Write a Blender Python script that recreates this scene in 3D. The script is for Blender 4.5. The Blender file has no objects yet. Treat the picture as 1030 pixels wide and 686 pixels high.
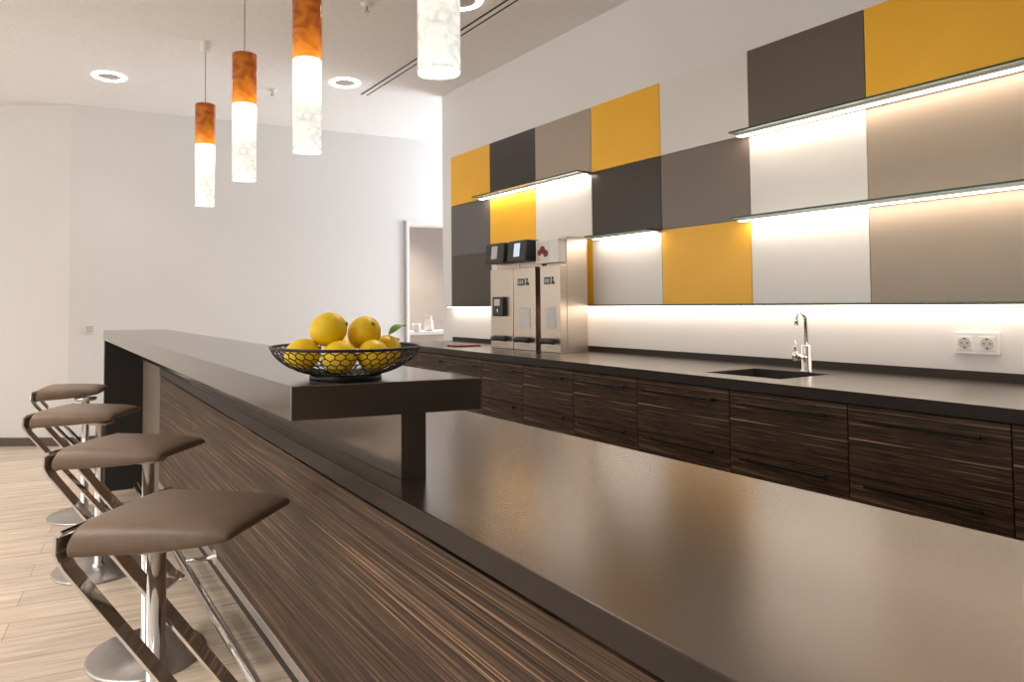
import bpy, bmesh, math, random
from math import sin, cos, pi, radians, sqrt, atan2
from mathutils import Vector, Matrix
random.seed(7)
C = bpy.context.scene.collection
sc = bpy.context.scene

# ------------------------------------------------------------------ materials
def new_mat(name):
    m = bpy.data.materials.new(name); m.use_nodes = True
    nt = m.node_tree; nt.nodes.clear()
    out = nt.nodes.new('ShaderNodeOutputMaterial')
    return m, nt, out
def lin(r, g, b):
    f = lambda c: (c/255/12.92) if c/255 <= .04045 else ((c/255+.055)/1.055)**2.4
    return (f(r), f(g), f(b), 1)
def pbr(name, col, rough=.5, metal=0., noise=0., nscale=20., bump=0., bscale=200., spec=.5, coat=0., stretch=(1, 1, 1), coat_rough=.1):
    m, nt, out = new_mat(name)
    p = nt.nodes.new('ShaderNodeBsdfPrincipled')
    p.inputs['Roughness'].default_value = rough; p.inputs['Metallic'].default_value = metal
    p.inputs['Specular IOR Level'].default_value = spec
    p.inputs['Coat Weight'].default_value = coat; p.inputs['Coat Roughness'].default_value = coat_rough
    tc = nt.nodes.new('ShaderNodeTexCoord'); mp = nt.nodes.new('ShaderNodeMapping'); mp.inputs['Scale'].default_value = stretch
    nt.links.new(tc.outputs['Object'], mp.inputs['Vector'])
    n = nt.nodes.new('ShaderNodeTexNoise'); n.inputs['Scale'].default_value = nscale; n.inputs['Detail'].default_value = 4
    nt.links.new(mp.outputs[0], n.inputs['Vector'])
    r = nt.nodes.new('ShaderNodeValToRGB')
    k0, k1 = 1-noise, 1+noise
    r.color_ramp.elements[0].color = (col[0]*k0, col[1]*k0, col[2]*k0, 1); r.color_ramp.elements[0].position = .3
    r.color_ramp.elements[1].color = (min(col[0]*k1, 1), min(col[1]*k1, 1), min(col[2]*k1, 1), 1); r.color_ramp.elements[1].position = .7
    nt.links.new(n.outputs['Fac'], r.inputs['Fac']); nt.links.new(r.outputs['Color'], p.inputs['Base Color'])
    if bump:
        n2 = nt.nodes.new('ShaderNodeTexNoise'); n2.inputs['Scale'].default_value = bscale; n2.inputs['Detail'].default_value = 3
        nt.links.new(mp.outputs[0], n2.inputs['Vector'])
        b = nt.nodes.new('ShaderNodeBump'); b.inputs['Strength'].default_value = bump; b.inputs['Distance'].default_value = .004
        nt.links.new(n2.outputs['Fac'], b.inputs['Height']); nt.links.new(b.outputs[0], p.inputs['Normal'])
    nt.links.new(p.outputs[0], out.inputs['Surface'])
    return m
def emit(name, col, strength):
    m, nt, out = new_mat(name)
    e = nt.nodes.new('ShaderNodeEmission'); e.inputs['Color'].default_value = col; e.inputs['Strength'].default_value = strength
    nt.links.new(e.outputs[0], out.inputs['Surface']); return m
def wood(name, cols, stretch, rough=.42, scale=1.0):
    m, nt, out = new_mat(name)
    p = nt.nodes.new('ShaderNodeBsdfPrincipled'); p.inputs['Roughness'].default_value = rough
    p.inputs['Specular IOR Level'].default_value = .28
    tc = nt.nodes.new('ShaderNodeTexCoord'); mp = nt.nodes.new('ShaderNodeMapping'); mp.inputs['Scale'].default_value = stretch
    nt.links.new(tc.outputs['Object'], mp.inputs['Vector'])
    n1 = nt.nodes.new('ShaderNodeTexNoise'); n1.inputs['Scale'].default_value = scale; n1.inputs['Detail'].default_value = 2.5; n1.inputs['Roughness'].default_value = .6
    nt.links.new(mp.outputs[0], n1.inputs['Vector'])
    m2_ = nt.nodes.new('ShaderNodeMapping'); m2_.inputs['Scale'].default_value = (1, 2.6, 3.1); nt.links.new(mp.outputs[0], m2_.inputs['Vector'])
    n2 = nt.nodes.new('ShaderNodeTexNoise'); n2.inputs['Scale'].default_value = scale; n2.inputs['Detail'].default_value = 3
    nt.links.new(m2_.outputs[0], n2.inputs['Vector'])
    n = nt.nodes.new('ShaderNodeMix'); n.data_type = 'FLOAT'; n.inputs[0].default_value = .42
    nt.links.new(n1.outputs['Fac'], n.inputs[2]); nt.links.new(n2.outputs['Fac'], n.inputs[3])
    r = nt.nodes.new('ShaderNodeValToRGB'); el = r.color_ramp.elements
    el[0].position = .385; el[0].color = cols[0]; el[1].position = .62; el[1].color = cols[-1]
    k = len(cols)
    for i in range(1, k-1):
        e = el.new(.385+.235*i/(k-1)); e.color = cols[i]
    nt.links.new(n.outputs[0], r.inputs['Fac']); nt.links.new(r.outputs['Color'], p.inputs['Base Color'])
    b = nt.nodes.new('ShaderNodeBump'); b.inputs['Strength'].default_value = .12; b.inputs['Distance'].default_value = .002
    nt.links.new(n.outputs[0], b.inputs['Height']); nt.links.new(b.outputs[0], p.inputs['Normal'])
    nt.links.new(p.outputs[0], out.inputs['Surface']); return m

M = {}
M['wall'] = pbr('wall_paint', (.78, .77, .765, 1), .6, noise=.004, nscale=6)
M['ceil'] = pbr('ceiling_plaster', (.84, .825, .81, 1), .85, noise=.05, nscale=60, bump=.35, bscale=90)
M['ceil_smooth'] = pbr('ceiling_smooth', (.84, .82, .805, 1), .7, noise=.01)
M['taupe_wall'] = pbr('taupe_wall', lin(176, 165, 156), .7, noise=.03, nscale=4)
M['top'] = pbr('bronze_lacquer_top', (.205, .172, .148, 1), .24, .92, noise=.02, nscale=30)
M['laminate'] = pbr('bronze_bar_lacquer', (.235, .215, .200, 1), .17, .92, noise=.01, nscale=60)
M['core'] = pbr('black_brown_compact_core', (.030, .021, .017, 1), .42, noise=.1, nscale=60, spec=.30)
M['brown_panel'] = pbr('brown_lacquer_panel', (.20, .155, .125, 1), .45, noise=.04)
M['black'] = pbr('black_satin', (.012, .012, .013, 1), .45, noise=.1)
M['charcoal'] = pbr('charcoal_end', (.022, .022, .023, 1), .5, noise=.1, nscale=60)
M['dark_plinth'] = pbr('dark_plinth', (.035, .030, .026, 1), .6, noise=.1)
M['zebrano'] = wood('macassar_front', [lin(18, 13, 11), lin(74, 55, 43), lin(30, 22, 18), lin(112, 88, 69), lin(40, 30, 25), lin(178, 144, 112)], (3, .75, 215), .50)
M['zebrano_cab'] = wood('macassar_cabinet', [lin(14, 10, 9), lin(72, 54, 43), lin(26, 19, 16), lin(104, 80, 62), lin(34, 25, 21), lin(176, 142, 112)], (4, 1.6, 160), .48)
M['chrome'] = pbr('chrome', (.86, .86, .87, 1), .07, 1.0, noise=.01)
M['brushed'] = pbr('brushed_steel', (.66, .58, .50, 1), .30, 1.0, noise=.06, nscale=8, stretch=(1, 1, 60))
M['steel_base'] = pbr('satin_steel', (.50, .48, .46, 1), .30, 1.0, noise=.05, nscale=30)
M['alu'] = pbr('anodised_aluminium', (.52, .51, .49, 1), .38, .85, noise=.04, nscale=30)
M['leather'] = pbr('taupe_leather', lin(124, 105, 91), .40, noise=.07, nscale=40, bump=.15, bscale=350, spec=.5)
M['handle'] = pbr('black_bronze_handle', (.030, .026, .024, 1), .32, .6, noise=.03)
M['white_plastic'] = pbr('white_plastic', (.82, .80, .78, 1), .35, noise=.01)
M['grey_plastic'] = pbr('pale_grey_plastic', (.55, .54, .52, 1), .45, noise=.02)
M['dark_plastic'] = pbr('dark_grey_plastic', (.035, .034, .035, 1), .4, noise=.08)
M['paper'] = pbr('label_paper', (.72, .70, .68, 1), .6, noise=.05, nscale=90)
M['screen'] = emit('lit_screen', (.85, .92, 1, 1), .9)
M['lemon'] = pbr('lemon_skin', lin(255, 212, 12), .42, noise=.06, nscale=18, bump=.25, bscale=260)
M['stem'] = pbr('stem_green', lin(120, 130, 40), .6, noise=.1)
M['leaf'] = pbr('leaf_green', lin(92, 140, 34), .45, noise=.2, nscale=40)
M['wire'] = pbr('black_wire', (.012, .012, .014, 1), .4, .3, noise=.05)
M['cord'] = pbr('grey_cord', (.12, .11, .10, 1), .6, noise=.03)
M['baseboard'] = pbr('dark_baseboard', lin(92, 78, 70), .5, noise=.06)
M['yellow'] = pbr('yellow_lacquer', lin(244, 184, 40), .33, noise=.02, nscale=3)
M['white_p'] = pbr('white_lacquer', lin(228, 225, 222), .33, noise=.01, nscale=3)
M['taupe_p'] = pbr('taupe_lacquer', lin(164, 149, 133), .33, noise=.02, nscale=3)
M['grey_p'] = pbr('mid_grey_lacquer', lin(120, 108, 98), .33, noise=.02, nscale=3)
M['dgrey_p'] = pbr('dark_grey_lacquer', lin(97, 86, 76), .33, noise=.02, nscale=3)
M['dgrey1_p'] = pbr('cool_dark_grey_lacquer', lin(98, 95, 93), .33, noise=.02, nscale=3)
M['dgrey2_p'] = pbr('deep_grey_lacquer', lin(74, 66, 58), .33, noise=.02, nscale=3)
M['black_p'] = pbr('black_brown_lacquer', lin(54, 44, 38), .30, noise=.02, nscale=3)
M['led'] = emit('warm_led', (1, .84, .68, 1), 17)
M['led_low'] = emit('warm_led_low', (1, .84, .68, 1), 11)
M['ring'] = emit('downlight_ring', (1, .96, .92, 1), 14)
M['lens'] = pbr('downlight_lens', (.45, .44, .44, 1), .3, noise=.1, nscale=60)
M['bulb'] = emit('lamp_mouth', (1, .95, .88, 1), 2.4)
M['edge_glass'] = pbr('glass_edge_green', (.02, .075, .055, 1), .15, noise=.05)
M['red'] = pbr('dark_red_print', lin(120, 40, 44), .5, noise=.5, nscale=60)

def glass_mat():
    m, nt, out = new_mat('pale_sheen_shelf_glass')
    t = nt.nodes.new('ShaderNodeBsdfTransparent'); t.inputs['Color'].default_value = (.90, .95, .93, 1)
    g = nt.nodes.new('ShaderNodeBsdfGlossy'); g.inputs['Roughness'].default_value = .02; g.inputs['Color'].default_value = (.95, 1, .98, 1)
    f = nt.nodes.new('ShaderNodeFresnel'); f.inputs['IOR'].default_value = 1.45
    n = nt.nodes.new('ShaderNodeTexNoise'); n.inputs['Scale'].default_value = 3
    mx = nt.nodes.new('ShaderNodeMixShader')
    nt.links.new(f.outputs[0], mx.inputs[0]); nt.links.new(t.outputs[0], mx.inputs[1]); nt.links.new(g.outputs[0], mx.inputs[2])
    tl = nt.nodes.new('ShaderNodeBsdfTranslucent'); tl.inputs['Color'].default_value = (.85, .93, .90, 1)
    df = nt.nodes.new('ShaderNodeBsdfDiffuse'); df.inputs['Color'].default_value = (.86, .90, .87, 1)  # pale diffuse share imitates the lit wall reflected in the underside
    m3 = nt.nodes.new('ShaderNodeMixShader'); m3.inputs[0].default_value = .6
    m3.label = 'painted_sheen'
    nt.links.new(tl.outputs[0], m3.inputs[1]); nt.links.new(df.outputs[0], m3.inputs[2])
    m2 = nt.nodes.new('ShaderNodeMixShader'); m2.inputs[0].default_value = .5
    nt.links.new(mx.outputs[0], m2.inputs[1]); nt.links.new(m3.outputs[0], m2.inputs[2])
    nt.links.new(m2.outputs[0], out.inputs['Surface']); return m
M['glass'] = glass_mat()
M['clear_glass'] = M['glass'].copy(); M['clear_glass'].name = 'clear_window_glass'
for _n in M['clear_glass'].node_tree.nodes:
    if _n.type == 'MIX_SHADER' and not _n.inputs[0].is_linked and _n.label != 'painted_sheen': _n.inputs[0].default_value = 0

def shade_mat(name, c0, c1, scale, trans, glossy, em):
    """thin lamp glass lit from the bulb inside: translucent + diffuse + a glossy coat"""
    m, nt, out = new_mat(name)
    tc = nt.nodes.new('ShaderNodeTexCoord'); mp = nt.nodes.new('ShaderNodeMapping'); mp.inputs['Scale'].default_value = (1.6, 1.6, 2.0)
    nt.links.new(tc.outputs['Object'], mp.inputs['Vector'])
    n = nt.nodes.new('ShaderNodeTexNoise'); n.inputs['Scale'].default_value = scale; n.inputs['Detail'].default_value = 7; n.inputs['Distortion'].default_value = 1.6
    nt.links.new(mp.outputs[0], n.inputs['Vector'])
    r = nt.nodes.new('ShaderNodeValToRGB'); r.color_ramp.elements[0].position = .36; r.color_ramp.elements[1].position = .6
    r.color_ramp.elements[0].color = c0; r.color_ramp.elements[1].color = c1
    nt.links.new(n.outputs['Fac'], r.inputs['Fac'])
    tl = nt.nodes.new('ShaderNodeBsdfTranslucent'); df = nt.nodes.new('ShaderNodeBsdfDiffuse'); gl = nt.nodes.new('ShaderNodeBsdfGlossy'); gl.inputs['Roughness'].default_value = .08
    em_ = nt.nodes.new('ShaderNodeEmission'); em_.inputs['Strength'].default_value = em
    for q in (tl, df, em_): nt.links.new(r.outputs['Color'], q.inputs['Color'])
    m1 = nt.nodes.new('ShaderNodeMixShader'); m1.inputs[0].default_value = trans
    nt.links.new(df.outputs[0], m1.inputs[1]); nt.links.new(tl.outputs[0], m1.inputs[2])
    m2 = nt.nodes.new('ShaderNodeMixShader')
    f = nt.nodes.new('ShaderNodeFresnel'); f.inputs['IOR'].default_value = 1.5
    nt.links.new(f.outputs[0], m2.inputs[0])
    nt.links.new(m1.outputs[0], m2.inputs[1]); nt.links.new(gl.outputs[0], m2.inputs[2])
    ad = nt.nodes.new('ShaderNodeAddShader'); nt.links.new(m2.outputs[0], ad.inputs[0]); nt.links.new(em_.outputs[0], ad.inputs[1])
    nt.links.new(ad.outputs[0], out.inputs['Surface']); return m
M['amber'] = shade_mat('amber_lamp_glass', (.30, .080, .008, 1), (.56, .195, .018, 1), 5, .8, .1, .16)
M['opal'] = shade_mat('marbled_white_lamp_glass', (.66, .71, .70, 1), (.95, .95, .94, 1), 11, .75, .1, .14)

def floor_mat():
    m, nt, out = new_mat('oak_plank_floor')
    p = nt.nodes.new('ShaderNodeBsdfPrincipled'); p.inputs['Roughness'].default_value = .45
    tc = nt.nodes.new('ShaderNodeTexCoord'); mp = nt.nodes.new('ShaderNodeMapping'); mp.inputs['Rotation'].default_value = (0, 0, radians(8))
    nt.links.new(tc.outputs['Object'], mp.inputs['Vector'])
    br = nt.nodes.new('ShaderNodeTexBrick'); br.inputs['Scale'].default_value = 1; br.inputs['Brick Width'].default_value = 1.3; br.inputs['Row Height'].default_value = .16
    br.inputs['Mortar Size'].default_value = .0016; br.offset = .37
    br.inputs['Color1'].default_value = (.9, .9, .9, 1); br.inputs['Color2'].default_value = (1.08, 1.06, 1.04, 1); br.inputs['Mortar'].default_value = (.5, .45, .4, 1)
    nt.links.new(mp.outputs[0], br.inputs['Vector'])
    m2 = nt.nodes.new('ShaderNodeMapping'); m2.inputs['Scale'].default_value = (1.6, 26, 1)
    nt.links.new(mp.outputs[0], m2.inputs['Vector'])
    n = nt.nodes.new('ShaderNodeTexNoise'); n.inputs['Scale'].default_value = 1.3; n.inputs['Detail'].default_value = 6; n.inputs['Distortion'].default_value = .8
    nt.links.new(m2.outputs[0], n.inputs['Vector'])
    r = nt.nodes.new('ShaderNodeValToRGB'); r.color_ramp.elements[0].position = .3; r.color_ramp.elements[1].position = .7
    r.color_ramp.elements[0].color = lin(182, 164, 147); r.color_ramp.elements[1].color = lin(219, 205, 190)
    nt.links.new(n.outputs['Fac'], r.inputs['Fac'])
    mx = nt.nodes.new('ShaderNodeMix'); mx.data_type = 'RGBA'; mx.blend_type = 'MULTIPLY'; mx.inputs[0].default_value = 1
    nt.links.new(r.outputs['Color'], mx.inputs[6]); nt.links.new(br.outputs['Color'], mx.inputs[7])
    nt.links.new(mx.outputs[2], p.inputs['Base Color']); nt.links.new(p.outputs[0], out.inputs['Surface']); return m
M['floor'] = floor_mat()

# ------------------------------------------------------------------ mesh helpers
def add_box(bm, x0, x1, y0, y1, z0, z1, mi=0):
    v = [bm.verts.new((x, y, z)) for z in (z0, z1) for y in (y0, y1) for x in (x0, x1)]
    fs = [(0, 2, 3, 1), (4, 5, 7, 6), (0, 1, 5, 4), (2, 6, 7, 3), (0, 4, 6, 2), (1, 3, 7, 5)]
    out = []
    for f in fs:
        q = bm.faces.new([v[i] for i in f]); q.material_index = mi; out.append(q)
    return out
def add_prism(bm, pts, z0, z1, mi=0, top=None):
    """vertical prism over a counter-clockwise outline; top may be another outline"""
    top = top or pts
    a = [bm.verts.new((p[0], p[1], z0)) for p in pts]; b = [bm.verts.new((p[0], p[1], z1)) for p in top]
    n = len(pts)
    bm.faces.new(a[::-1]).material_index = mi; bm.faces.new(b).material_index = mi
    for i in range(n):
        bm.faces.new([a[i], a[(i+1) % n], b[(i+1) % n], b[i]]).material_index = mi
def add_hexa(bm, a, b, mi=0):
    """two quads of 3D points"""
    A = [bm.verts.new(p) for p in a]; B = [bm.verts.new(p) for p in b]
    bm.faces.new(A[::-1]).material_index = mi; bm.faces.new(B).material_index = mi
    for i in range(4): bm.faces.new([A[i], A[(i+1) % 4], B[(i+1) % 4], B[i]]).material_index = mi
def add_tube(bm, pts, r, seg=10, closed=False, caps=True, mi=0):
    pts = [Vector(p) for p in pts]; n = len(pts); rings = []
    prev = None
    for i, p in enumerate(pts):
        if closed: d = (pts[(i+1) % n]-pts[i-1])
        else: d = (pts[min(i+1, n-1)]-pts[max(i-1, 0)])
        d.normalize()
        if prev is None:
            u = d.cross(Vector((0, 0, 1)));
            if u.length < .01: u = d.cross(Vector((1, 0, 0)))
        else:
            u = prev - d*prev.dot(d)
        u.normalize(); prev = u; w = d.cross(u)
        rr = r[i] if isinstance(r, (list, tuple)) else r
        rings.append([bm.verts.new(p+(u*cos(2*pi*k/seg)+w*sin(2*pi*k/seg))*rr) for k in range(seg)])
    for i in range(n if closed else n-1):
        a, b = rings[i], rings[(i+1) % n]
        for k in range(seg):
            f = bm.faces.new([a[k], a[(k+1) % seg], b[(k+1) % seg], b[k]]); f.smooth = True; f.material_index = mi
    if caps and not closed:
        bm.faces.new(rings[0][::-1]).material_index = mi; bm.faces.new(rings[-1]).material_index = mi
def add_lathe(bm, prof, c=(0, 0, 0), seg=48, mi=0, smooth=True):
    """prof: list of (r,z) from bottom to top, r==0 closes"""
    rings = []
    for r, z in prof:
        if r < 1e-6: rings.append([bm.verts.new((c[0], c[1], c[2]+z))])
        else: rings.append([bm.verts.new((c[0]+r*cos(2*pi*k/seg), c[1]+r*sin(2*pi*k/seg), c[2]+z)) for k in range(seg)])
    for a, b in zip(rings, rings[1:]):
        for k in range(seg):
            k2 = (k+1) % seg
            if len(a) == 1 and len(b) == 1: continue
            if len(a) == 1: f = bm.faces.new([a[0], b[k2], b[k]])
            elif len(b) == 1: f = bm.faces.new([a[k], a[k2], b[0]])
            else: f = bm.faces.new([a[k], a[k2], b[k2], b[k]])
            f.smooth = smooth; f.material_index = mi
def obj(name, bm, mats, parent=None, bevel=0., seg=2, smooth_angle=None):
    bmesh.ops.recalc_face_normals(bm, faces=bm.faces[:])
    me = bpy.data.meshes.new(name); bm.to_mesh(me); bm.free()
    for m in (mats if isinstance(mats, (list, tuple)) else [mats]): me.materials.append(M[m])
    o = bpy.data.objects.new(name, me); C.objects.link(o)
    if parent is not None: o.parent = parent
    if bevel:
        b = o.modifiers.new('bevel', 'BEVEL'); b.width = bevel; b.segments = seg; b.limit_method = 'ANGLE'; b.angle_limit = radians(40)
        b.harden_normals = False
    return o
def empty(name, label, cat, loc=(0, 0, 0), group=None, rz=0):
    o = bpy.data.objects.new(name, None); C.objects.link(o); o.location = loc; o.rotation_euler = (0, 0, rz)
    o.empty_display_size = .05
    tag(o, label, cat, group); return o
def tag(o, label, cat, group=None):
    o['label'] = label; o['category'] = cat
    if group: o['group'] = group
    return o
def struct(name, bm, mats, parent=None, bevel=0):
    o = obj(name, bm, mats, parent, bevel)
    if parent is None: o['kind'] = 'structure'
    return o
def B(): return bmesh.new()
def box(x0, x1, y0, y1, z0, z1):
    bm = B(); add_box(bm, x0, x1, y0, y1, z0, z1); return bm

CE = 3.022            # ceiling height
KW = 3.053            # kitchen wall plane
# ------------------------------------------------------------------ room shell
# outline points
LW0 = Vector((-4.6, 9.70)); LW1 = Vector((.297, 6.753)); BW1 = Vector((7.2, 5.948))
bm = B(); add_box(bm, -4.8, 7.4, -3.4, 10.2, -.12, 0); struct('floor', bm, 'floor')
bm = B(); add_box(bm, -4.8, 7.4, -3.4, 10.2, CE, CE+.15); struct('ceiling', bm, 'ceil')
# smooth bulkhead strip of the ceiling next to the kitchen wall (flush plasterboard, a hair below the acoustic plaster)
bm = B(); add_box(bm, 2.487, KW, -3.3, 4.929, CE-.004, CE+.02); struct('trim_1', bm, 'ceil_smooth')
def wall_seg(bm, a, b, z0, z1, t=.15, side=1):
    d = (b-a).normalized(); n = Vector((-d.y, d.x))*side*t
    p = [a, b, b+n, a+n]
    if side < 0: p = p[::-1]
    add_prism(bm, [(q.x, q.y) for q in p], z0, z1)
bm = B(); wall_seg(bm, LW0, LW1, 0, CE); struct('wall_left', bm, 'wall')
# back wall with a door opening
dB = (BW1-LW1).normalized()
def onback(s): return LW1+dB*s
def s_of_x(x): return (x-LW1.x)/dB.x
sA, sB = s_of_x(3.488), s_of_x(4.40)
bm = B(); wall_seg(bm, LW1, onback(sA), 0, CE); wall_seg(bm, onback(sB), BW1, 0, CE); wall_seg(bm, onback(sA), onback(sB), 2.115, CE)
struct('wall_back', bm, 'wall')
# door frame (no leaf visible): white lining with a grey edge profile
nB = Vector((-dB.y, dB.x))
bm = B()
def back_box(bm, s0, s1, n0, n1, z0, z1, mi=0):
    p = [onback(s0)+nB*n0, onback(s1)+nB*n0, onback(s1)+nB*n1, onback(s0)+nB*n1]
    add_prism(bm, [(q.x, q.y) for q in p], z0, z1, mi)
back_box(bm, sA-.002, sA+.030, -.018, .155, 0, 2.113); back_box(bm, sB-.03, sB+.002, -.018, .155, 0, 2.113); back_box(bm, sA+.030, sB-.03, -.018, .155, 2.085, 2.113)
dfr = struct('door_1', bm, 'white_plastic')
bm = B(); back_box(bm, sA-.024, sA-.002, -.022, 0, 0, 2.128); back_box(bm, sB+.002, sB+.024, -.022, 0, 0, 2.128)
obj('edge_profile', bm, 'alu', dfr)
# kitchen wall (free-standing end at y=4.913)
bm = B(); add_box(bm, KW, KW+.22, -3.4, 4.929, 0, CE); struct('wall_right', bm, 'wall')
# rest of the room: front wall behind the camera, window wall at far left, corridor end
bm = B(); add_box(bm, -4.8, 7.4, -3.55, -3.4, 0, CE); struct('wall_front', bm, 'brown_panel')  # unseen wall, made dark brown so the bar end stays dark
bm = B()
wy = [(-2.9, -.3), (.2, 2.8), (3.3, 5.9), (6.4, 9.0)]
ys = [-3.4]
for a, b in wy: ys += [a, b]
ys.append(10.2)
for i in range(0, len(ys), 2): add_box(bm, -4.8, -4.6, ys[i], ys[i+1], 0, CE)
for a, b in wy: add_box(bm, -4.8, -4.6, a, b, 0, .3); add_box(bm, -4.8, -4.6, a, b, 2.7, CE)
struct('wall_window_side', bm, 'wall')
for i, (a, b) in enumerate(wy):
    bm = B(); t = .05
    for q in ((a, a+t, .3, 2.7), (b-t, b, .3, 2.7), ((a+b)/2-t/2, (a+b)/2+t/2, .3, 2.7), (a, b, .3, .3+t), (a, b, 2.7-t, 2.7)):
        add_box(bm, -4.74, -4.68, *q)
    w = struct('window_%d' % (i+1), bm, 'alu')
    bm = B(); add_box(bm, -4.715, -4.705, a+t, b-t, .3+t, 2.7-t); obj('window_pane', bm, 'clear_glass', w)
bm = B(); add_box(bm, 7.2, 7.4, -3.4, 10.2, 0, CE); struct('wall_corridor_end', bm, 'wall')
# room seen through the door
bm = B()
add_prism(bm, [(2.2, 9.0), (7.2, 9.0), (7.2, 9.15), (2.2, 9.15)], 0, CE); add_prism(bm, [(2.2, 6.85), (2.3, 6.85), (2.3, 9.0), (2.2, 9.0)], 0, CE)
struct('wall_back_room', bm, 'taupe_wall')
# baseboards
def skirting(name, a, b):
    bm = B(); d = (b-a).normalized(); n = Vector((d.y, -d.x))*.014
    add_prism(bm, [(q.x, q.y) for q in (a+n, b+n, b, a)], 0, .072); struct(name, bm, 'baseboard', bevel=.003)
skirting('baseboard_left', LW0, LW1); skirting('baseboard_back', LW1, onback(sA-.035))

# ------------------------------------------------------------------ ceiling fittings
def downlight(x, y, label):
    t = empty('downlight', label, 'ceiling light', (x, y, CE), 'recessed ring downlights')
    bm = B(); add_lathe(bm, [(.088, .0), (.088, -.006), (.112, -.008), (.124, -.004), (.126, .0)], seg=48); obj('trim_ring', bm, 'ring', t)
    bm = B(); add_lathe(bm, [(0, -.004), (.06, -.005), (.088, -.002)], seg=40); obj('lens', bm, 'lens', t)
    return t
downlight(.515, 5.786, 'round glowing recessed ceiling light at the far left of the ceiling, left of the pendants')
downlight(2.183, 5.017, 'round glowing recessed ceiling light between the third amber pendant and the ceiling slot')
downlight(2.200, 3.32, 'round ceiling light cut by the top of the photo, right behind the nearest pendant')
# unseen part of the room: beams only, some of them added fill, no fittings
def sprinkler(x, y, label):
    t = empty('sprinkler', label, 'sprinkler', (x, y, CE), 'ceiling sprinklers')
    bm = B(); add_lathe(bm, [(.0, -.014), (.03, -.012), (.038, 0)], seg=24); obj('rosette', bm, 'white_plastic', t)
    bm = B(); add_lathe(bm, [(0, -.05), (.018, -.05), (.018, -.046), (.006, -.044), (.006, -.012)], seg=16); obj('spray_head', bm, 'alu', t)
sprinkler(1.724, 3.634, 'small white ceiling sprinkler near the top edge, left of the nearest pendant')
sprinkler(1.724, 5.472, 'small white ceiling sprinkler beyond, between the second and third pendants')
t = empty('slot_diffuser', 'long thin ceiling air slot with two dark lines running beside the kitchen wall', 'air vent', (2.455, 1.2, CE))
for dx in (-.028, .022):
    bm = B(); add_box(bm, dx-.009, dx+.009, -4.4, 4.03, -.0012, .01); obj('slot', bm, 'black', t)
bm = B(); add_box(bm, -.019, .013, -4.4, 4.03, -.003, .01); obj('frame', bm, 'white_plastic', t)

# ------------------------------------------------------------------ pendants
def pendant(x, y, label, amber=True):
    t = empty('pendant_lamp', label, 'pendant lamp', (x, y, 0), 'glass cylinder pendants above the bar')
    R, zb, zj, zt = .0645, 1.894, 2.312, 2.585
    bm = B(); add_lathe(bm, [(R, zb), (R, zj-.005)], seg=56); obj('lower_shade', bm, 'opal', t)
    bm = B(); add_lathe(bm, [(R, zj-.005), (R+.0015, zj), (R+.0015, zt)], seg=56); obj('upper_shade', bm, 'amber' if amber else 'opal', t)
    bm = B(); add_lathe(bm, [(R-.001, zb+.004), (0, zb+.004)], seg=48); obj('diffuser', bm, 'bulb', t)
    bm = B(); add_lathe(bm, [(0, zt+.004), (.050, zt+.004), (.058, zt-.002), (.058, zt-.012), (0, zt-.012)], seg=40); obj('cap', bm, 'brushed', t)
    bm = B(); add_tube(bm, [(0, 0, zt), (0, 0, CE-.05)], .0022, 8); obj('cord', bm, 'cord', t)
    bm = B(); add_lathe(bm, [(0, CE-.075), (.030, CE-.072), (.034, CE-.066), (.034, CE)], seg=32); obj('canopy', bm, 'white_plastic', t)
    l = bpy.data.lights.new('lamp_bulb', 'POINT'); l.energy = 1.3; l.color = (1, .86, .70); l.shadow_soft_size = .03
    lo = bpy.data.objects.new('lamp_bulb', l); C.objects.link(lo); lo.parent = t; lo.location = (0, 0, zj-.05)
    l = bpy.data.lights.new('lamp_beam', 'SPOT'); l.energy = 30; l.color = (1, .88, .72); l.spot_size = radians(115); l.spot_blend = .7; l.shadow_soft_size = .05
    lo = bpy.data.objects.new('lamp_beam', l); C.objects.link(lo); lo.parent = t; lo.location = (0, 0, zb-.002)
pendant(1.015, 4.706, 'amber topped white glass pendant farthest from the camera, smallest of the row')
pendant(.998, 3.664, 'amber topped white glass pendant second in the row from the far end')
pendant(1.061, 2.861, 'amber topped white glass pendant third from the far end, cut by the top edge')
pendant(1.041, 1.696, 'nearest and largest pendant, only its pale marbled lower glass in view')

# ------------------------------------------------------------------ raised bar
ZB, TB = 1.055, .064
bar = empty('bar_counter', 'long raised dark bar top on a recessed panel, carrying the lemon bowl', 'bar counter', (.6, 3, 0))
def side_core(bm):
    bmesh.ops.recalc_face_normals(bm, faces=bm.faces[:])
    for f in bm.faces:
        f.normal_update(); f.material_index = 1 if abs(f.normal.z) < .5 else 0
def at(bm, p): # shift world coords into the parent's local frame
    bmesh.ops.translate(bm, verts=bm.verts[:], vec=-Vector(p)); return bm
P0 = (.6, 3, 0)
bm = B(); add_prism(bm, [(.414, 1.201), (.795, 1.138), (.803, 4.93), (.424, 4.99)], ZB-TB, ZB)
obj('bar_top', at(bm, P0), 'laminate', bar, .0015, 1)
LC = .853
bm = B(); add_prism(bm, [(.648, 1.210), (.698, 1.197), (.704, 4.90), (.660, 4.90)], LC+.0005, ZB-TB)
obj('support_panel', at(bm, P0), 'laminate', bar)
bm = B(); add_prism(bm, [(.428, 4.93), (.80, 4.90), (.80, 4.95), (.428, 4.98)], 0, ZB-TB)
obj('end_panel', at(bm, P0), 'black', bar)  # black finish stands in for shade on this camera-facing side
bm = B(); add_prism(bm, [(.664, 4.215), (.704, 4.215), (.704, 4.90), (.660, 4.90)], 0, LC)
obj('lower_panel', at(bm, P0), 'brown_panel', bar)

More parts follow.
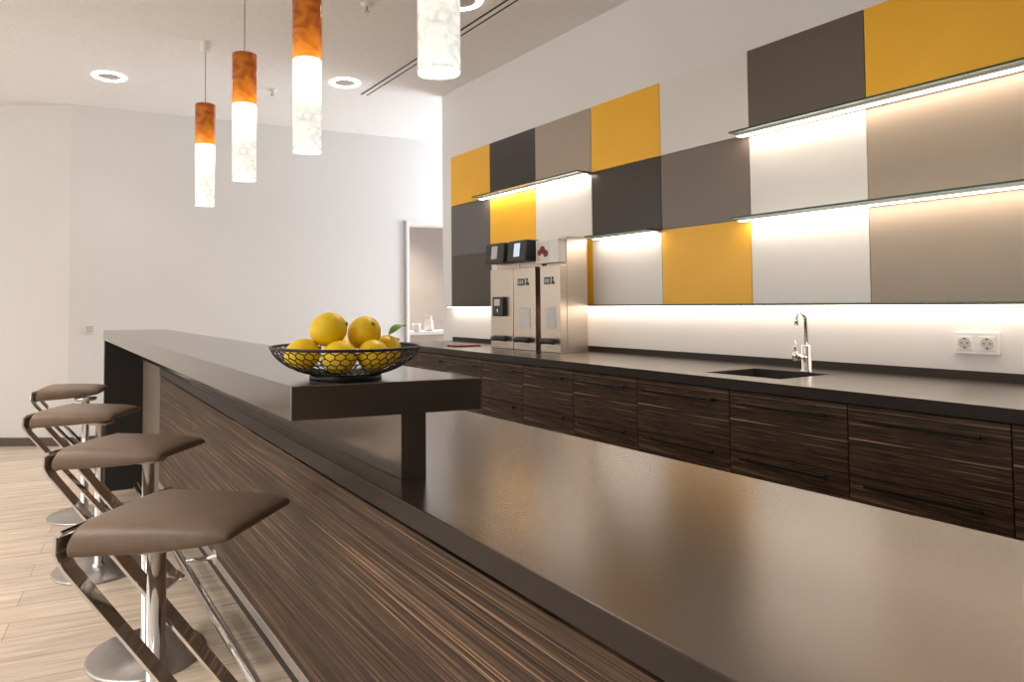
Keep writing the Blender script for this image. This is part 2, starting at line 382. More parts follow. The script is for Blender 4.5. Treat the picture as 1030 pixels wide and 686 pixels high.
# ------------------------------------------------------------------ low service counter
def edge(y): return .555+.0238*y
YN, YF = -.9, 4.2
P1 = (.9, 1.6, 0)
low = empty('service_counter', 'low dark counter with wide brown worktop and streaked wood front, in the foreground', 'counter', P1)
bm = B(); add_prism(bm, [(edge(YN), YN), (1.257, YN), (1.257, YF), (edge(YF), YF)], LC-.04, LC)
side_core(bm); obj('worktop', at(bm, P1), ['top', 'core'], low, .0028, 2)
# wood front: leaning and slightly twisted board, 20 mm thick
xb = .655
bm = B(); ZT, ZL = LC-.047, .20
a = [(edge(YN)+.004, YN, ZT), (edge(YF)+.004, YF, ZT), (xb, YF, ZL), (xb, YN, ZL)]
b = [(q[0]+.022, q[1], q[2]) for q in a]
add_hexa(bm, a, b); obj('front_panel', at(bm, P1), 'zebrano', low)
bm = B(); add_prism(bm, [(edge(YN)+.012, YN), (1.24, YN), (1.24, YF-.001), (edge(YF)+.012, YF-.001)], LC-.048, LC-.0405); obj('shadow_gap', at(bm, P1), 'black', low)
bm = B(); add_box(bm, xb+.03, 1.235, YN, YF-.002, .12, LC-.049); obj('body', at(bm, P1), 'dark_plinth', low)
bm = B(); add_box(bm, xb+.085, 1.18, YN, YF-.05, 0, .12); obj('plinth', at(bm, P1), 'dark_plinth', low)
bm = B(); add_box(bm, xb-.001, xb+.024, YN, YF, .165, .1995); obj('edge_strip', at(bm, P1), 'alu', low, .0012, 1)
bm = B(); add_tube(bm, [(.53, YN, .20), (.53, YF, .20)], .0155, 16); rail = obj('foot_rail', at(bm, P1), 'chrome', low)
for yy in (.7, 2.81, 3.9):
    bm = B(); add_tube(bm, [(.53, yy, .2), (xb-.004, yy, .2)], .009, 12)
    add_tube(bm, [(xb-.006, yy, .2), (xb+.004, yy, .2)], .03, 24)
    obj('bracket', at(bm, P1), 'chrome', rail)

# ------------------------------------------------------------------ bar stools
def stool(base, NL, adeg, label, L=.328, W=.362):
    """base: column foot (x,y); NL: near-left seat corner; adeg: heading of the seat's long side"""
    t = empty('bar_stool', label, 'bar stool', (base[0], base[1], 0), 'chrome bar stools along the bar front')
    a = Vector((cos(radians(adeg)), sin(radians(adeg)), 0)); b = Vector((cos(radians(adeg+67)), sin(radians(adeg+67)), 0))
    o = Vector((NL[0]-base[0], NL[1]-base[1], 0))
    # seat cushion: superellipse-section pad, thick at the chrome end and thin at the front lip
    zs = .676
    nu, nv = 26, 22
    bm = B(); top = []; bot = []
    def pt(u, v):
        # u along a (0 chrome end .. 1 front), v across
        uu = u; vv = v
        # rounded front corners
        d = max(0, uu-.80)/.20
        sh = .07*d*d
        vv = .5+(v-.5)*(1-sh)
        return o+a*(uu*L)+b*(vv*(W-.045*uu))
    for i in range(nu+1):
        u = i/nu; rt = []; rb = []
        for j in range(nv+1):
            v = j/nv
            e = min(1, min(v, 1-v)/.16); crown = sqrt(max(0, 1-(1-e)**2))
            f = min(1, (1-u)/.20); fc = sqrt(max(0, 1-(1-f)**2))
            th = .062 - .020*u*u
            zb_ = zs + .016*(u**3)
            zt_ = zs + .030 + (th-.030)*crown*(.25+.75*fc) + .006*sin(pi*v)*fc
            p = pt(u, v)
            rt.append(bm.verts.new((p.x, p.y, zt_))); rb.append(bm.verts.new((p.x, p.y, min(zb_, zt_-.012))))
        top.append(rt); bot.append(rb)
    for i in range(nu):
        for j in range(nv):
            f = bm.faces.new([top[i][j], top[i+1][j], top[i+1][j+1], top[i][j+1]]); f.smooth = True
            f = bm.faces.new([bot[i][j], bot[i][j+1], bot[i+1][j+1], bot[i+1][j]]); f.smooth = True
    for i in range(nu):
        f = bm.faces.new([bot[i][0], bot[i+1][0], top[i+1][0], top[i][0]]); f.smooth = True
        f = bm.faces.new([bot[i+1][nv], bot[i][nv], top[i][nv], top[i+1][nv]]); f.smooth = True
    for j in range(nv):
        f = bm.faces.new([bot[nu][j], bot[nu][j+1], top[nu][j+1], top[nu][j]]); f.smooth = True
        f = bm.faces.new([bot[0][j+1], bot[0][j], top[0][j], top[0][j+1]]); f.smooth = True
    seat = obj('seat', bm, 'leather', t)
    ss = seat.modifiers.new('smooth', 'SUBSURF'); ss.levels = 1; ss.render_levels = 1
    # chrome flat-bar loop: wraps the seat's back end, two diagonals down and forward, foot rest across
    bar_w, th = .036, .009
    zt = zs+.058
    prof = [(-.003, zt), (-.016, zt-.010), (-.018, zs+.012), (-.010, zs-.010)]
    bm = B()
    def strip(bm, path, v0, v1, thick):
        """flat strip following path (s,z), spanning v0..v1 across"""
        n = len(path); L_ = []; 
        for i, (s, z) in enumerate(path):
            p0 = path[max(i-1, 0)]; p1 = path[min(i+1, n-1)]
            d = Vector((p1[0]-p0[0], p1[1]-p0[1])).normalized(); nr = Vector((-d.y, d.x))*thick/2
            L_.append(((s+nr.x, z+nr.y), (s-nr.x, z-nr.y)))
        rings = []
        for (q0, q1) in L_:
            r = []
            for (s, z), v in ((q0, v0), (q1, v0), (q1, v1), (q0, v1)):
                p = o+a*s+b*v; r.append(bm.verts.new((p.x, p.y, z)))
            rings.append(r)
        for r0, r1 in zip(rings, rings[1:]):
            for k in range(4): bm.faces.new([r0[k], r0[(k+1) % 4], r1[(k+1) % 4], r1[k]])
        bm.faces.new(rings[0][::-1]); bm.faces.new(rings[-1])
    strip(bm, prof, -.002, W+.002, .010)
    obj('seat_rim', bm, 'chrome', t, .002, 1)
    zf = .275; sf = .300
    for v0, v1 in ((-.002, bar_w-.002), (.125, .165)):
        bm = B(); strip(bm, [(-.010, zs-.006), (.0, zs-.024), (sf, zf), (sf+.02, zf-.012)], v0, v1, th)
        obj('frame_bar', bm, 'chrome', t, .0015, 1)
    bm = B(); strip(bm, [(sf-.012, zf-.006), (sf+.030, zf-.022)], -.002, .165, .012); obj('footrest', bm, 'chrome', t, .0015, 1)
    cc = Vector((0, 0, 0))
    bm = B()
    pm = o+a*(sf)+b*.08
    add_tube(bm, [(0, 0, zf-.012), (pm.x, pm.y, zf-.012)], .011, 12); obj('footrest_arm', bm, 'chrome', t)
    bm = B(); add_lathe(bm, [(.0, .012), (.030, .012), (.027, .02), (.0205, .03), (.0205, zs-.011), (.0, zs-.011)], seg=28); obj('column', bm, 'chrome', t)
    bm = B(); add_lathe(bm, [(0, zs-.012), (.05, zs-.012), (.06, zs-.006), (.06, zs+.004), (0, zs+.004)], seg=24); obj('swivel_plate', bm, 'steel_base', t)
    bm = B(); add_lathe(bm, [(0, 0), (.194, 0), (.196, .003), (.195, .007), (.188, .0105), (0, .0135)], seg=72); obj('base_plate', bm, 'steel_base', t)
    return t
stool((.252, 1.635), (.067, 1.620), -23, 'brown leather chrome bar stool nearest the camera, its base out of frame')
stool((.365, 2.56), (.061, 2.520), -20, 'brown leather chrome bar stool directly behind the nearest one')
stool((.289, 3.50), (-.002, 3.455), -10, 'brown leather chrome bar stool third from the camera')
stool((.287, 4.44), (.030, 4.43), 6, 'brown leather chrome bar stool farthest from the camera, nearest the back wall')

# ------------------------------------------------------------------ lemons in a wire bowl
BC = Vector((.562, 1.290, ZB)); BR, BH = .152, .064
bowl = empty('fruit_bowl', 'shallow black wire mesh bowl full of lemons on the bar top end', 'bowl', BC)
def bowl_p(t, ang, dr=0):  # t 0 base .. 1 rim
    r = .070+(BR-.070)*(1-(1-t)**1.55)**.95 if t > 0 else .070
    z = .010+(BH-.010)*t**1.35
    return Vector(((r+dr)*cos(ang), (r+dr)*sin(ang), z))
bm = B(); add_tube(bm, [bowl_p(1, 2*pi*k/72) for k in range(72)], .0030, 8, closed=True); obj('rim', bm, 'wire', bowl)
bm = B()
add_lathe(bm, [(.0, .006), (.066, .006), (.070, .010), (.072, .010), (.074, .004), (.074, 0), (.070, 0), (.066, .004), (.0, .004)], seg=56)
obj('foot', bm, 'wire', bowl)
bm = B()
rows, half = 6, 46
nodes = {}
for i in range(rows):
    for k in range(2*half):
        up = .23 if (k+i) % 2 else -.23
        tt = (i+.5+up+random.uniform(-.06, .06))/rows
        nodes[(i, k)] = bowl_p(min(1, max(0, tt)), 2*pi*(k+random.uniform(-.14, .14))/(2*half))
def seg_tube(p, q): add_tube(bm, [p, q], .0012, 5, caps=False)
for i in range(rows):
    for k in range(2*half):
        seg_tube(nodes[(i, k)], nodes[(i, (k+1) % (2*half))])
        if (k+i) % 2:
            seg_tube(nodes[(i, k)], nodes[(i+1, k)] if i < rows-1 else bowl_p(1, 2*pi*k/(2*half)))
        elif i == 0: seg_tube(nodes[(i, k)], bowl_p(0, 2*pi*k/(2*half)))
obj('wire_mesh', bm, 'wire', bowl)
def lemon(off, rx, rl, tilt, label, leaf=False):
    c = BC+Vector(off)
    t = empty('lemon', label, 'lemon', c, 'lemons in the wire bowl'); t.rotation_euler = tilt
    bm = B(); prof = []
    n = 26
    for i in range(n+1):
        a = pi*i/n; z = -cos(a); r = max(0., sin(a))**.92
        zz = z*rl
        if abs(z) > .93: zz += .05*rl*(abs(z)-.93)/.07*(1 if z > 0 else -1)
        prof.append((max(0, r*rx), zz))
    prof[0] = (0, prof[0][1]); prof[-1] = (0, prof[-1][1])
    add_lathe(bm, prof, seg=36); obj('fruit', bm, 'lemon', t)
    bm = B(); add_lathe(bm, [(0, rl*1.03), (.004, rl*1.03), (.0035, rl*1.06+.002), (0, rl*1.06+.003)], seg=10); obj('stem', bm, 'stem', t)
    if leaf:
        bm = B(); L = .05; rr = []
        for i in range(9):
            u = i/8; w = .0105*max(0, sin(pi*u**.8))+.0004
            rr.append([bm.verts.new((u*L, s*w, .012*sin(pi*u*.8)+abs(s)*.003)) for s in (-1, 0, 1)])
        for r0, r1 in zip(rr, rr[1:]):
            for k in range(2):
                f = bm.faces.new([r0[k], r1[k], r1[k+1], r0[k+1]]); f.smooth = True
        lf = obj('leaf', bm, 'leaf', t); s = lf.modifiers.new('thick', 'SOLIDIFY'); s.thickness = .0008
        lf.location = leaf[0]; lf.rotation_euler = leaf[1]
    return t
lemon((-.088, .014, .0495), .0325, .036, (.3, 1.2, .2), 'yellow lemon at the left end of the bowl')
lemon((-.033, -.046, .0465), .0325, .035, (1.4, .2, .5), 'yellow lemon low in front, left of the bowl centre')
lemon((.036, -.056, .0465), .0325, .035, (1.2, .1, -.6), 'yellow lemon low in front, right of the bowl centre')
lemon((.095, .010, .0505), .0325, .036, (.4, .8, .3), 'yellow lemon at the right end with a green leaf', leaf=((-.022, .0, .026), (-.35, -1.0, .45)))
lemon((.012, .060, .0475), .033, .036, (1.0, .4, .9), 'yellow lemon low at the back of the bowl, half hidden')
lemon((-.037, .002, .1000), .0345, .038, (.9, 1.1, .2), 'highest yellow lemon, upper left on the pile')
lemon((.041, -.002, .0915), .0340, .038, (1.0, -.5, .4), 'large yellow lemon upper right on the pile')

# ------------------------------------------------------------------ kitchen run
CT = .918
def fx(y): return 2.238+.0425*y
seams = [-.52, -.085, .35, .785, 1.219, 1.665, 2.142, 2.572, 3.003, 3.422, 3.855, 4.312, 4.75]
desc = {3: 'dark streaked wood drawer unit cut by the right edge of the photo, right of the widest front',
        }
names = ['', '', 'dark streaked wood kitchen base unit at the right photo edge', 'dark streaked wood kitchen base unit below and right of the sink faucet, under the socket',
 'dark streaked wood kitchen base unit directly below the sink', 'dark streaked wood kitchen base unit just left of the sink unit',
 'dark streaked wood kitchen base unit second left of the sink unit', 'dark streaked wood kitchen base unit third left of the sink unit, right of the dispensers',
 'dark streaked wood kitchen base unit below the right steel dispenser', 'dark streaked wood kitchen base unit below the left steel dispensers',
 'dark streaked wood kitchen base unit beside the bar end corner', 'dark streaked wood kitchen base unit at the far end of the run']
for i in range(2, len(seams)-1):
    y0, y1 = seams[i]+.0015, seams[i+1]-.0015
    ym = (y0+y1)/2; ang = atan2(.0425, 1)
    o = Vector((fx(ym)+.012, ym, 0))
    t = empty('base_cabinet', names[i], 'kitchen cabinet', o, 'wood fronted kitchen base units', rz=-ang)
    h = (y1-y0)/2*sqrt(1+.0425**2)
    bk = KW-.02-fx(y1)-.012-.03
    bm = B(); add_box(bm, .021, bk, -h+.012, h-.012, .10, .68 if 1.2 < ym < 1.95 else CT-.042); obj('carcass', bm, 'dark_plinth', t)
    bm = B(); add_box(bm, .07, bk, -h+.012, h-.012, 0, .0995); obj('plinth', bm, 'dark_plinth', t)
    for z0, z1, zh in ((.650, CT-.044, .829), (.105, .647, .626)):
        bm = B(); add_box(bm, 0, .0195, -h, h, z0, z1); d = obj('drawer_front', bm, 'zebrano_cab', t, .001, 1)
        bm = B(); hy0, hy1 = -h+.058, h-.058
        add_box(bm, -.030, -.022, hy0, hy1, zh-.005, zh+.005)
        for yy in (hy0+.02, hy1-.02): add_box(bm, -.0225, .0005, yy-.004, yy+.004, zh-.004, zh+.004)
        obj('handle', bm, 'handle', d, .0012, 1)
# worktop with sink cut-out
SX0, SX1, SY0, SY1 = 2.452, 2.785, 1.540, 1.868
WY0, WY1 = -.9, 4.76
wt = empty('kitchen_worktop', 'long dark brown kitchen worktop with an upstand along the yellow panelled wall', 'worktop', (2.6, 2, CT))
bm = B()
def ring_prism(bm, outer, inner, z0, z1):
    for (pts, s) in ((outer, 1), (inner, -1)):
        pass
    o0 = [bm.verts.new((x, y, z0)) for x, y in outer]; o1 = [bm.verts.new((x, y, z1)) for x, y in outer]
    i0 = [bm.verts.new((x, y, z0)) for x, y in inner]; i1 = [bm.verts.new((x, y, z1)) for x, y in inner]
    for k in range(4):
        k2 = (k+1) % 4
        bm.faces.new([o1[k], o1[k2], i1[k2], i1[k]]); bm.faces.new([o0[k2], o0[k], i0[k], i0[k2]])
        bm.faces.new([o0[k], o0[k2], o1[k2], o1[k]]); bm.faces.new([i0[k2], i0[k], i1[k], i1[k2]])
ring_prism(bm, [(fx(WY0), WY0), (KW-.001, WY0), (KW-.001, WY1), (fx(WY1), WY1)], [(SX0, SY0), (SX1, SY0), (SX1, SY1), (SX0, SY1)], CT-.04, CT)
side_core(bm); obj('slab', at(bm, (2.6, 2, CT)), ['top', 'core'], wt, .0012, 1)
bm = B(); add_box(bm, KW-.016, KW-.001, WY0, WY1, CT+.0003, CT+.030); obj('upstand', at(bm, (2.6, 2, CT)), 'core', wt)
sk = empty('sink', 'small square steel undermount sink set in the kitchen worktop', 'sink', ((SX0+SX1)/2, (SY0+SY1)/2, CT-.041))
hx, hy = (SX1-SX0)/2-.001, (SY1-SY0)/2-.001
bm = B(); w = .0015
add_box(bm, -hx-.014, -hx, -hy-.014, hy+.014, -.17, 0); add_box(bm, hx, hx+.014, -hy-.014, hy+.014, -.17, 0)
add_box(bm, -hx, hx, -hy-.014, -hy, -.17, 0); add_box(bm, -hx, hx, hy, hy+.014, -.17, 0); add_box(bm, -hx-.014, hx+.014, -hy-.014, hy+.014, -.184, -.17)
obj('basin', bm, 'brushed', sk)
bm = B(); add_lathe(bm, [(0, -.169), (.04, -.169), (.042, -.166), (.034, -.165), (0, -.167)], seg=32); obj('drain', bm, 'chrome', sk)
# faucet
F = (2.815, 1.650, CT)
fc = empty('faucet', 'slim chrome sink faucet with tall hooked spout and upright side lever', 'faucet', F)
bm = B(); add_lathe(bm, [(0, 0), (.024, 0), (.024, .004), (.0185, .010), (.0185, .108), (.015, .112), (0, .112)], seg=28); obj('body', bm, 'chrome', fc)
bm = B(); pth = [(0, 0, .108), (0, 0, .215)]
for k in range(1, 13):
    a = pi*k/12; pth.append((-.028+.028*cos(a), .006*(1-cos(a))*.5, .215+.028*sin(a)))
pth.append((-.056, .007, .196))
add_tube(bm, pth, .0072, 14); obj('spout', bm, 'chrome', fc)
bm = B(); add_tube(bm, [(0, 0, .062), (-.075, .004, .062)], .0135, 20); add_tube(bm, [(-.070, .004, .050), (-.072, .004, .075), (-.074, .004, .085)], [.013, .013, .008], 16); lv = obj('lever_hub', bm, 'chrome', fc)
bm = B(); add_tube(bm, [(-.074, .004, .08), (-.075, .004, .132)], .005, 12); obj('lever', bm, 'chrome', lv)
# double wall socket
so = empty('wall_socket', 'white double power socket on the wall right of the faucet', 'socket', (KW, 1.143, 1.052))
bm = B(); add_box(bm, -.011, -.0003, -.071, .071, -.041, .041); obj('frame', bm, 'white_plastic', so, .002, 2)
for s in (-1, 1):
    bm = B(); bmc = bm
    bm = B(); add_box(bm, -.0125, -.0105, s*.035-.026, s*.035+.026, -.026, .026); ins = obj('socket_insert', bm, 'white_plastic', so, .001, 1)
    bm = B(); n = 28; a_ = []; 
    add_tube(bm, [(-.0135, s*.035, 0), (-.0124, s*.035, 0)], .0205, 28); obj('socket_well', bm, 'grey_plastic', ins)
    bm = B()
    for dy, dz in ((-.0095, 0), (.0095, 0)): add_tube(bm, [(-.0142, s*.035+dy, dz), (-.0133, s*.035+dy, dz)], .0028, 12)
    add_box(bm, -.0145, -.0133, s*.035-.003, s*.035+.003, .014, .019); add_box(bm, -.0145, -.0133, s*.035-.003, s*.035+.003, -.019, -.014)
    obj('contacts', bm, 'dark_plastic', ins)
# light switch on the back wall near the left corner
sp = onback(.165); ang = atan2(dB.y, dB.x)
sw = empty('light_switch', 'small white light switch on the back wall left of the bar end', 'light switch', (sp.x, sp.y, 1.018), rz=ang)
bm = B(); add_box(bm, -.041, .041, -.011, 0, -.041, .041); obj('frame', bm, 'white_plastic', sw, .002, 2)
bm = B(); add_box(bm, -.028, .028, -.0145, -.0105, -.028, .028); obj('rocker', bm, 'grey_plastic', sw, .001, 1)

# ------------------------------------------------------------------ coloured wall panels
colY = [4.779, 4.220, 3.677, 3.127, 2.586, 2.044, 1.503, .957]
rowZ = [2.456, 2.040, 1.622, 1.205]
grid = [['yellow', 'black_p', 'taupe_p', 'yellow', 'white_p', 'dgrey_p', 'yellow'],
        ['dgrey1_p', 'yellow', 'white_p', 'black_p', 'grey_p', 'white_p', 'taupe_p'],
        ['dgrey2_p', 'white_p', 'yellow', 'white_p', 'yellow', 'white_p', 'taupe_p']]
cn = {'yellow': 'yellow', 'black_p': 'black-brown', 'taupe_p': 'taupe', 'white_p': 'white', 'dgrey_p': 'dark grey', 'grey_p': 'mid grey'}
lab = {
 (0, 0): 'yellow wall panel in the top row, at its far left end', (0, 1): 'black-brown wall panel in the top row beside the leftmost yellow one',
 (0, 2): 'taupe wall panel in the top row between black-brown and yellow ones', (0, 3): 'yellow wall panel in the middle of the top row, next to a white one',
 (0, 4): 'white wall panel in the top row, its only white one', (0, 5): 'dark grey wall panel in the top row, above the left part of the upper long glass shelf',
 (0, 6): 'yellow wall panel at the top right corner of the photo, above the upper glass shelf',
 (1, 0): 'dark grey wall panel in the middle row at the far left, below yellow', (1, 1): 'yellow wall panel lit from above by the short glass shelf, over the dispensers',
 (1, 2): 'white wall panel below the right part of the short glass shelf', (1, 3): 'black-brown wall panel in the middle row, below a yellow one',
 (1, 4): 'mid grey wall panel in the middle row, below the only white top row panel', (1, 5): 'white wall panel between the two long glass shelves',
 (1, 6): 'taupe wall panel between the two long glass shelves at the right edge',
 (2, 0): 'dark grey wall panel in the bottom row left of the steel dispensers', (2, 2): 'yellow wall panel in the bottom row showing as a strip right of the dispensers',
 (2, 3): 'white wall panel in the bottom row lit by the tiny glass shelf', (2, 4): 'yellow wall panel in the bottom row left of the sink faucet',
 (2, 5): 'white wall panel in the bottom row above the sink faucet', (2, 6): 'taupe wall panel in the bottom row above the wall socket'}
PT = .010
for r in range(3):
    for c in range(7):
        if (r, c) not in lab: continue
        y1, y0 = colY[c]-.0012, colY[c+1]+.0012; z1, z0 = rowZ[r]-.0012, rowZ[r+1]+.0012
        bm = B(); add_box(bm, -PT, -.0005, y0-(y0+y1)/2, y1-(y0+y1)/2, z0-(z0+z1)/2, z1-(z0+z1)/2)
        o = obj('wall_panel', bm, grid[r][c], None, .0012, 1); o.location = (KW, (y0+y1)/2, (z0+z1)/2)
        tag(o, lab[(r, c)], 'wall panel', 'coloured panels on the kitchen wall')
# glass shelves with LED profiles beneath the rear edge
def shelf(y0, y1, z, depth, label):
    xw = KW-PT
    t = empty('glass_shelf', label, 'glass shelf', (xw, (y0+y1)/2, z), 'lit glass wall shelves')
    h = (y1-y0)/2
    bm = B(); fs = add_box(bm, -depth, -.001, -h, h, -.004, .004)
    for i in (2, 3, 4): fs[i].material_index = 1
    obj('glass_pane', bm, ['glass', 'edge_glass'], t)
    bm = B(); add_box(bm, -.066, -.001, -h+.004, h-.004, -.0125, -.0045); pr = obj('led_profile', bm, 'alu', t)
    bm = B(); add_box(bm, -.062, -.022, -h+.006, h-.006, -.0142, -.0126); obj('led_diffuser', bm, 'led', pr)
shelf(.35, 2.075, 2.040, .115, 'upper of the two long lit glass shelves on the right')
shelf(.35, 2.075, 1.622, .115, 'lower of the two long lit glass shelves on the right')
shelf(3.128, 4.285, 2.040, .125, 'short lit glass shelf at left above the steel dispensers')
shelf(2.588, 3.07, 1.622, .125, 'small lit glass shelf below the black-brown panel')
t = empty('light_strip', 'long warm light strip with glass edge under the bottom row of wall panels', 'light strip', (KW-.001, 2.57, 1.203))
bm = B(); add_box(bm, -.070, -.001, -2.2, 2.205, -.0065, .001); obj('glass_ledge', bm, 'edge_glass', t)
bm = B(); add_box(bm, -.062, -.022, -2.19, 2.195, -.011, -.007); obj('led_diffuser', bm, 'led_low', t)

# ------------------------------------------------------------------ drink dispensers
MX = 2.724
def dispenser(y0, y1, name_label, kind):
    ym = (y0+y1)/2; h = (y1-y0)/2
    t = empty('drink_dispenser', name_label, 'drink dispenser', (MX, ym, CT), 'steel drink dispensers on the kitchen worktop')
    bk = .222
    bm = B(); add_box(bm, .0, .0545, -h, h, .0003, .530); obj('front_column', bm, 'brushed', t, .003, 2)
    bm = B(); add_box(bm, .055, bk, -h, h, .0003, .702); hd = obj('head_housing', bm, 'brushed', t, .003, 2)
    # pull handle
    bm = B(); add_tube(bm, [(-.020, -h*.62, .066), (-.026, -h*.3, .070), (-.026, h*.3, .070), (-.020, h*.62, .066)], .018, 14)
    for s in (-.5, .5): add_tube(bm, [(-.022, s*h, .067), (.0, s*h, .067)], .008, 10)
    obj('pull_handle', bm, 'dark_plastic', t)
    bm = B(); add_box(bm, -.0012, .0, -h*.6, h*.6, .028, .036); obj('vent_slot', bm, 'alu', t)
    if kind == 'tap':
        bm = B(); add_box(bm, -.030, 0, -h*.42, h*.52, .215, .345); nz = obj('dispensing_niche', bm, 'dark_plastic', t, .006, 2)
        bm = B(); add_box(bm, -.034, -.0295, -h*.20, h*.30, .285, .330); obj('display', bm, 'paper', nz)
        bm = B(); add_tube(bm, [(-.022, h*.05, .265), (-.022, h*.05, .232)], [.012, .008], 12); obj('nozzle', bm, 'chrome', nz)
    else:
        bm = B(); add_box(bm, -.002, 0, -h*.55, h*.45, .145, .275); obj('paper_notice', bm, 'paper', t)
        bm = B(); add_box(bm, -.003, 0, -h*.06, h*.55, .415, .458); lg = obj('logo_plate', bm, 'dark_plastic', t)
        # small figure-like emblem beside the plate
        bm = B(); add_hexa(bm, [(-.003, -h*.50, .415), (-.003, -h*.18, .415), (-.003, -h*.24, .440), (-.003, -h*.40, .436)], [(0, -h*.50, .415), (0, -h*.18, .415), (0, -h*.24, .440), (0, -h*.40, .436)])
        add_box(bm, -.003, 0, -h*.36, -h*.22, .442, .460); obj('emblem', bm, 'dark_plastic', t)
        bm = B()
        for k in range(3): add_box(bm, -.0042, -.003, h*(.02+.17*k), h*(.12+.17*k), .424, .449)
        obj('emblem_mark', bm, 'alu', lg)
    if kind in ('tap', 'screen'):
        bm = B(); hw = h*.86
        add_prism(bm, [(-.066, -hw), (.054, -hw), (.054, hw), (-.066, hw)], .566, .703, top=[(-.050, -hw), (.054, -hw), (.054, hw), (-.050, hw)])
        cb = obj('control_head', bm, 'dark_plastic', t, .010, 3)
        bm = B(); add_hexa(bm, [(-.0645, -h*.30, .597), (-.0645, h*.22, .597), (-.0545, h*.22, .682), (-.0545, -h*.30, .682)],
                          [(-.060, -h*.30, .597), (-.060, h*.22, .597), (-.050, h*.22, .682), (-.050, -h*.30, .682)])
        obj('screen', bm, 'screen' if kind == 'screen' else 'grey_plastic', cb)
    else:
        bm = B(); add_box(bm, -.006, .054, -h+.004, h+.03, .545, .690); cb = obj('control_head', bm, 'white_plastic', t, .003, 2)
        bm = B(); add_box(bm, -.0075, -.006, -h*.05, h*1.2, .555, .682); im = obj('picture_panel', bm, 'brushed', cb)
        bm = B(); add_tube(bm, [(-.010, h*.30, .605), (-.0074, h*.30, .605)], .022, 20); add_tube(bm, [(-.0095, h*.62, .628), (-.0074, h*.62, .628)], .024, 20); add_tube(bm, [(-.0092, h*.92, .612), (-.0074, h*.92, .612)], .018, 20); obj('picture_print', bm, 'red', im)
    return t
dispenser(3.535, 3.780, 'left steel drink dispenser with a black outlet niche and black head', 'tap')
dispenser(3.305, 3.528, 'middle steel drink dispenser with a lit screen on its black head', 'screen')
dispenser(3.075, 3.257, 'right steel drink dispenser with a dark red picture on its pale head', 'open')
bm = B(); add_box(bm, -.10, .10, -.07, .07, 0, .010); o = obj('serving_tray', bm, 'red', None, .003, 2); o.location = (2.66, 4.02, CT+.0005)
tag(o, 'thin dark red tray lying on the worktop left of the steel dispensers', 'tray')

# ------------------------------------------------------------------ things in the back room
sb = empty('sideboard', 'pale sideboard with a white top seen through the open doorway', 'sideboard', (4.2, 7.3, 0))
bm = B(); add_box(bm, -.9, 1.2, -.25, .25, .06, .86)
obj('body', bm, 'taupe_wall', sb, .003, 1)
bm = B(); add_box(bm, -.92, 1.22, -.27, .27, .8605, .90); obj('top', bm, 'white_plastic', sb, .003, 1)
bm = B(); add_box(bm, -.86, 1.16, -.22, .22, 0, .06); obj('plinth', bm, 'dark_plinth', sb)
def vessel(name, x, y, prof, label, cat):
    bm = B(); add_lathe(bm, prof, seg=28); o = obj(name, bm, 'white_plastic'); o.location = (x, y, .9005); tag(o, label, cat, 'white tableware on the far sideboard')
vessel('bottle', 3.90, 7.16, [(0, 0), (.045, 0), (.047, .01), (.046, .15), (.02, .20), (.016, .27), (.018, .275), (0, .275)], 'tall white bottle on the far sideboard, left in the doorway', 'bottle')
vessel('cup', 4.04, 7.14, [(0, 0), (.03, 0), (.05, .02), (.055, .10), (.052, .10), (.045, .03), (0, .02)], 'white cup on the far sideboard right beside the bottle', 'cup')
vessel('jug', 4.24, 7.18, [(0, 0), (.05, 0), (.06, .03), (.05, .12), (.036, .16), (.044, .19), (.041, .19), (.033, .16), (0, .03)], 'white jug on the far sideboard, right in the doorway', 'jug')
t = empty('spotlight', 'tiny dark ceiling spotlight seen through the open doorway', 'spotlight', (4.03, 7.35, CE))
bm = B(); add_tube(bm, [(0, 0, 0), (0, 0, -.42)], .008, 10); obj('stem', bm, 'black', t)
bm = B(); add_tube(bm, [(0, 0, -.40), (-.03, -.03, -.52)], [.03, .05], 20); obj('head', bm, 'black', t)

# ------------------------------------------------------------------ light
w = bpy.data.worlds.new('sky'); sc.world = w; w.use_nodes = True
nt = w.node_tree; bg = nt.nodes['Background']; bg.inputs['Color'].default_value = (.86, .93, 1, 1); bg.inputs['Strength'].default_value = .5
def area(name, loc, size, sizey, energy, col, rot, spread=180):
    l = bpy.data.lights.new(name, 'AREA'); l.shape = 'RECTANGLE'; l.size = size; l.size_y = sizey; l.energy = energy; l.color = col; l.spread = radians(spread)
    o = bpy.data.objects.new(name, l); C.objects.link(o); o.location = loc; o.rotation_euler = rot; return o
# daylight through the windows on the left
for i, (a, b) in enumerate(wy):
    area('window_daylight', (-4.66, (a+b)/2, 1.5), 2.3, 2.5, 46, (1, .94, .87), (0, radians(-90), 0))
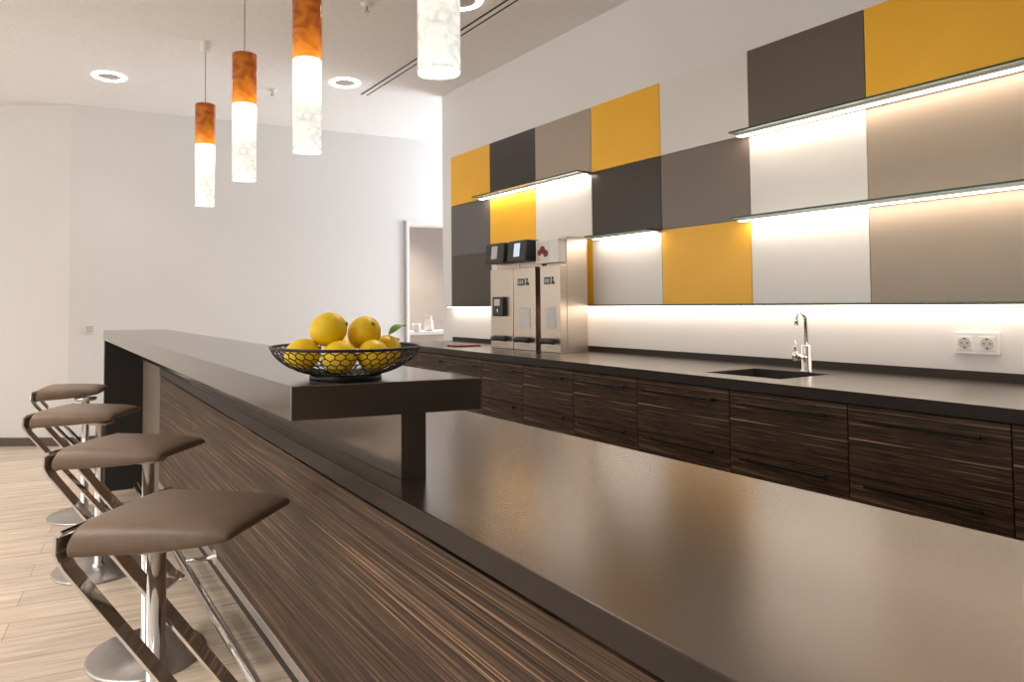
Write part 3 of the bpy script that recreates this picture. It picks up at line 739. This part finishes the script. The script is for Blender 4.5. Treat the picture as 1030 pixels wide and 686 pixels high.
# recessed downlights (seen and unseen ones) and added fill beams
def spot(x, y, e, col=(1, .90, .78), z=CE-.02, ang=120):
    l = bpy.data.lights.new('downlight_or_fill', 'SPOT'); l.energy = e; l.color = col; l.spot_size = radians(ang); l.spot_blend = .6; l.shadow_soft_size = .09
    o = bpy.data.objects.new('downlight_or_fill', l); C.objects.link(o); o.location = (x, y, z); return o
for x, y, e in ((.515, 5.786, 14), (2.183, 5.017, 14), (2.2, 3.32, 14), (2.2, 1.6, 14), (1.9, .2, 12), (-1.8, 5.6, 45), (-1.8, 3.6, 90), (-1.8, 1.6, 90), (-1.8, -.4, 40)):  # nearest kitchen-side beam is added to brighten the right-hand panels
    spot(x, y, e, z=CE-.03)
for x, y in ((-.9, 4.6), (-.9, 2.9), (-.9, 1.2)):  # unseen fill beams added to brighten stools, floor and bar front
    spot(x, y, 120, (1, .92, .82), CE-.03, 84)
# corridor daylight behind the end of the kitchen wall
area('corridor_daylight', (6.9, 5.3, 1.6), 2.0, 2.4, 330, (.84, .91, 1), (0, radians(90), 0))
spot(4.3, 8.0, 420)  # unseen lamp added to brighten the room behind the doorway

# ------------------------------------------------------------------ camera (level architectural shot with lens shift)
cam = bpy.data.cameras.new('camera'); co = bpy.data.objects.new('camera', cam); C.objects.link(co); sc.camera = co
yaw, pit, rol = radians(30.444788), radians(1.932783), radians(-.3254788)
f = Vector((sin(yaw)*cos(pit), cos(yaw)*cos(pit), sin(pit))); r = Vector((cos(yaw), -sin(yaw), 0)); u = r.cross(f)
r2 = r*cos(rol)+u*sin(rol); u2 = -r*sin(rol)+u*cos(rol)
co.matrix_world = Matrix(((r2.x, u2.x, -f.x, 0), (r2.y, u2.y, -f.y, 0), (r2.z, u2.z, -f.z, 1.2), (0, 0, 0, 1)))
cam.sensor_fit = 'HORIZONTAL'; cam.sensor_width = 36; cam.lens = 679.977/1030*36
cam.shift_x = (515-429.938)/1030; cam.shift_y = (285.581-343)/1030
cam.clip_start = .05

sc.view_settings.view_transform = 'Standard'; sc.view_settings.look = 'None'; sc.view_settings.gamma = 1; sc.view_settings.use_curve_mapping = False
sc.view_settings.exposure = -0.06
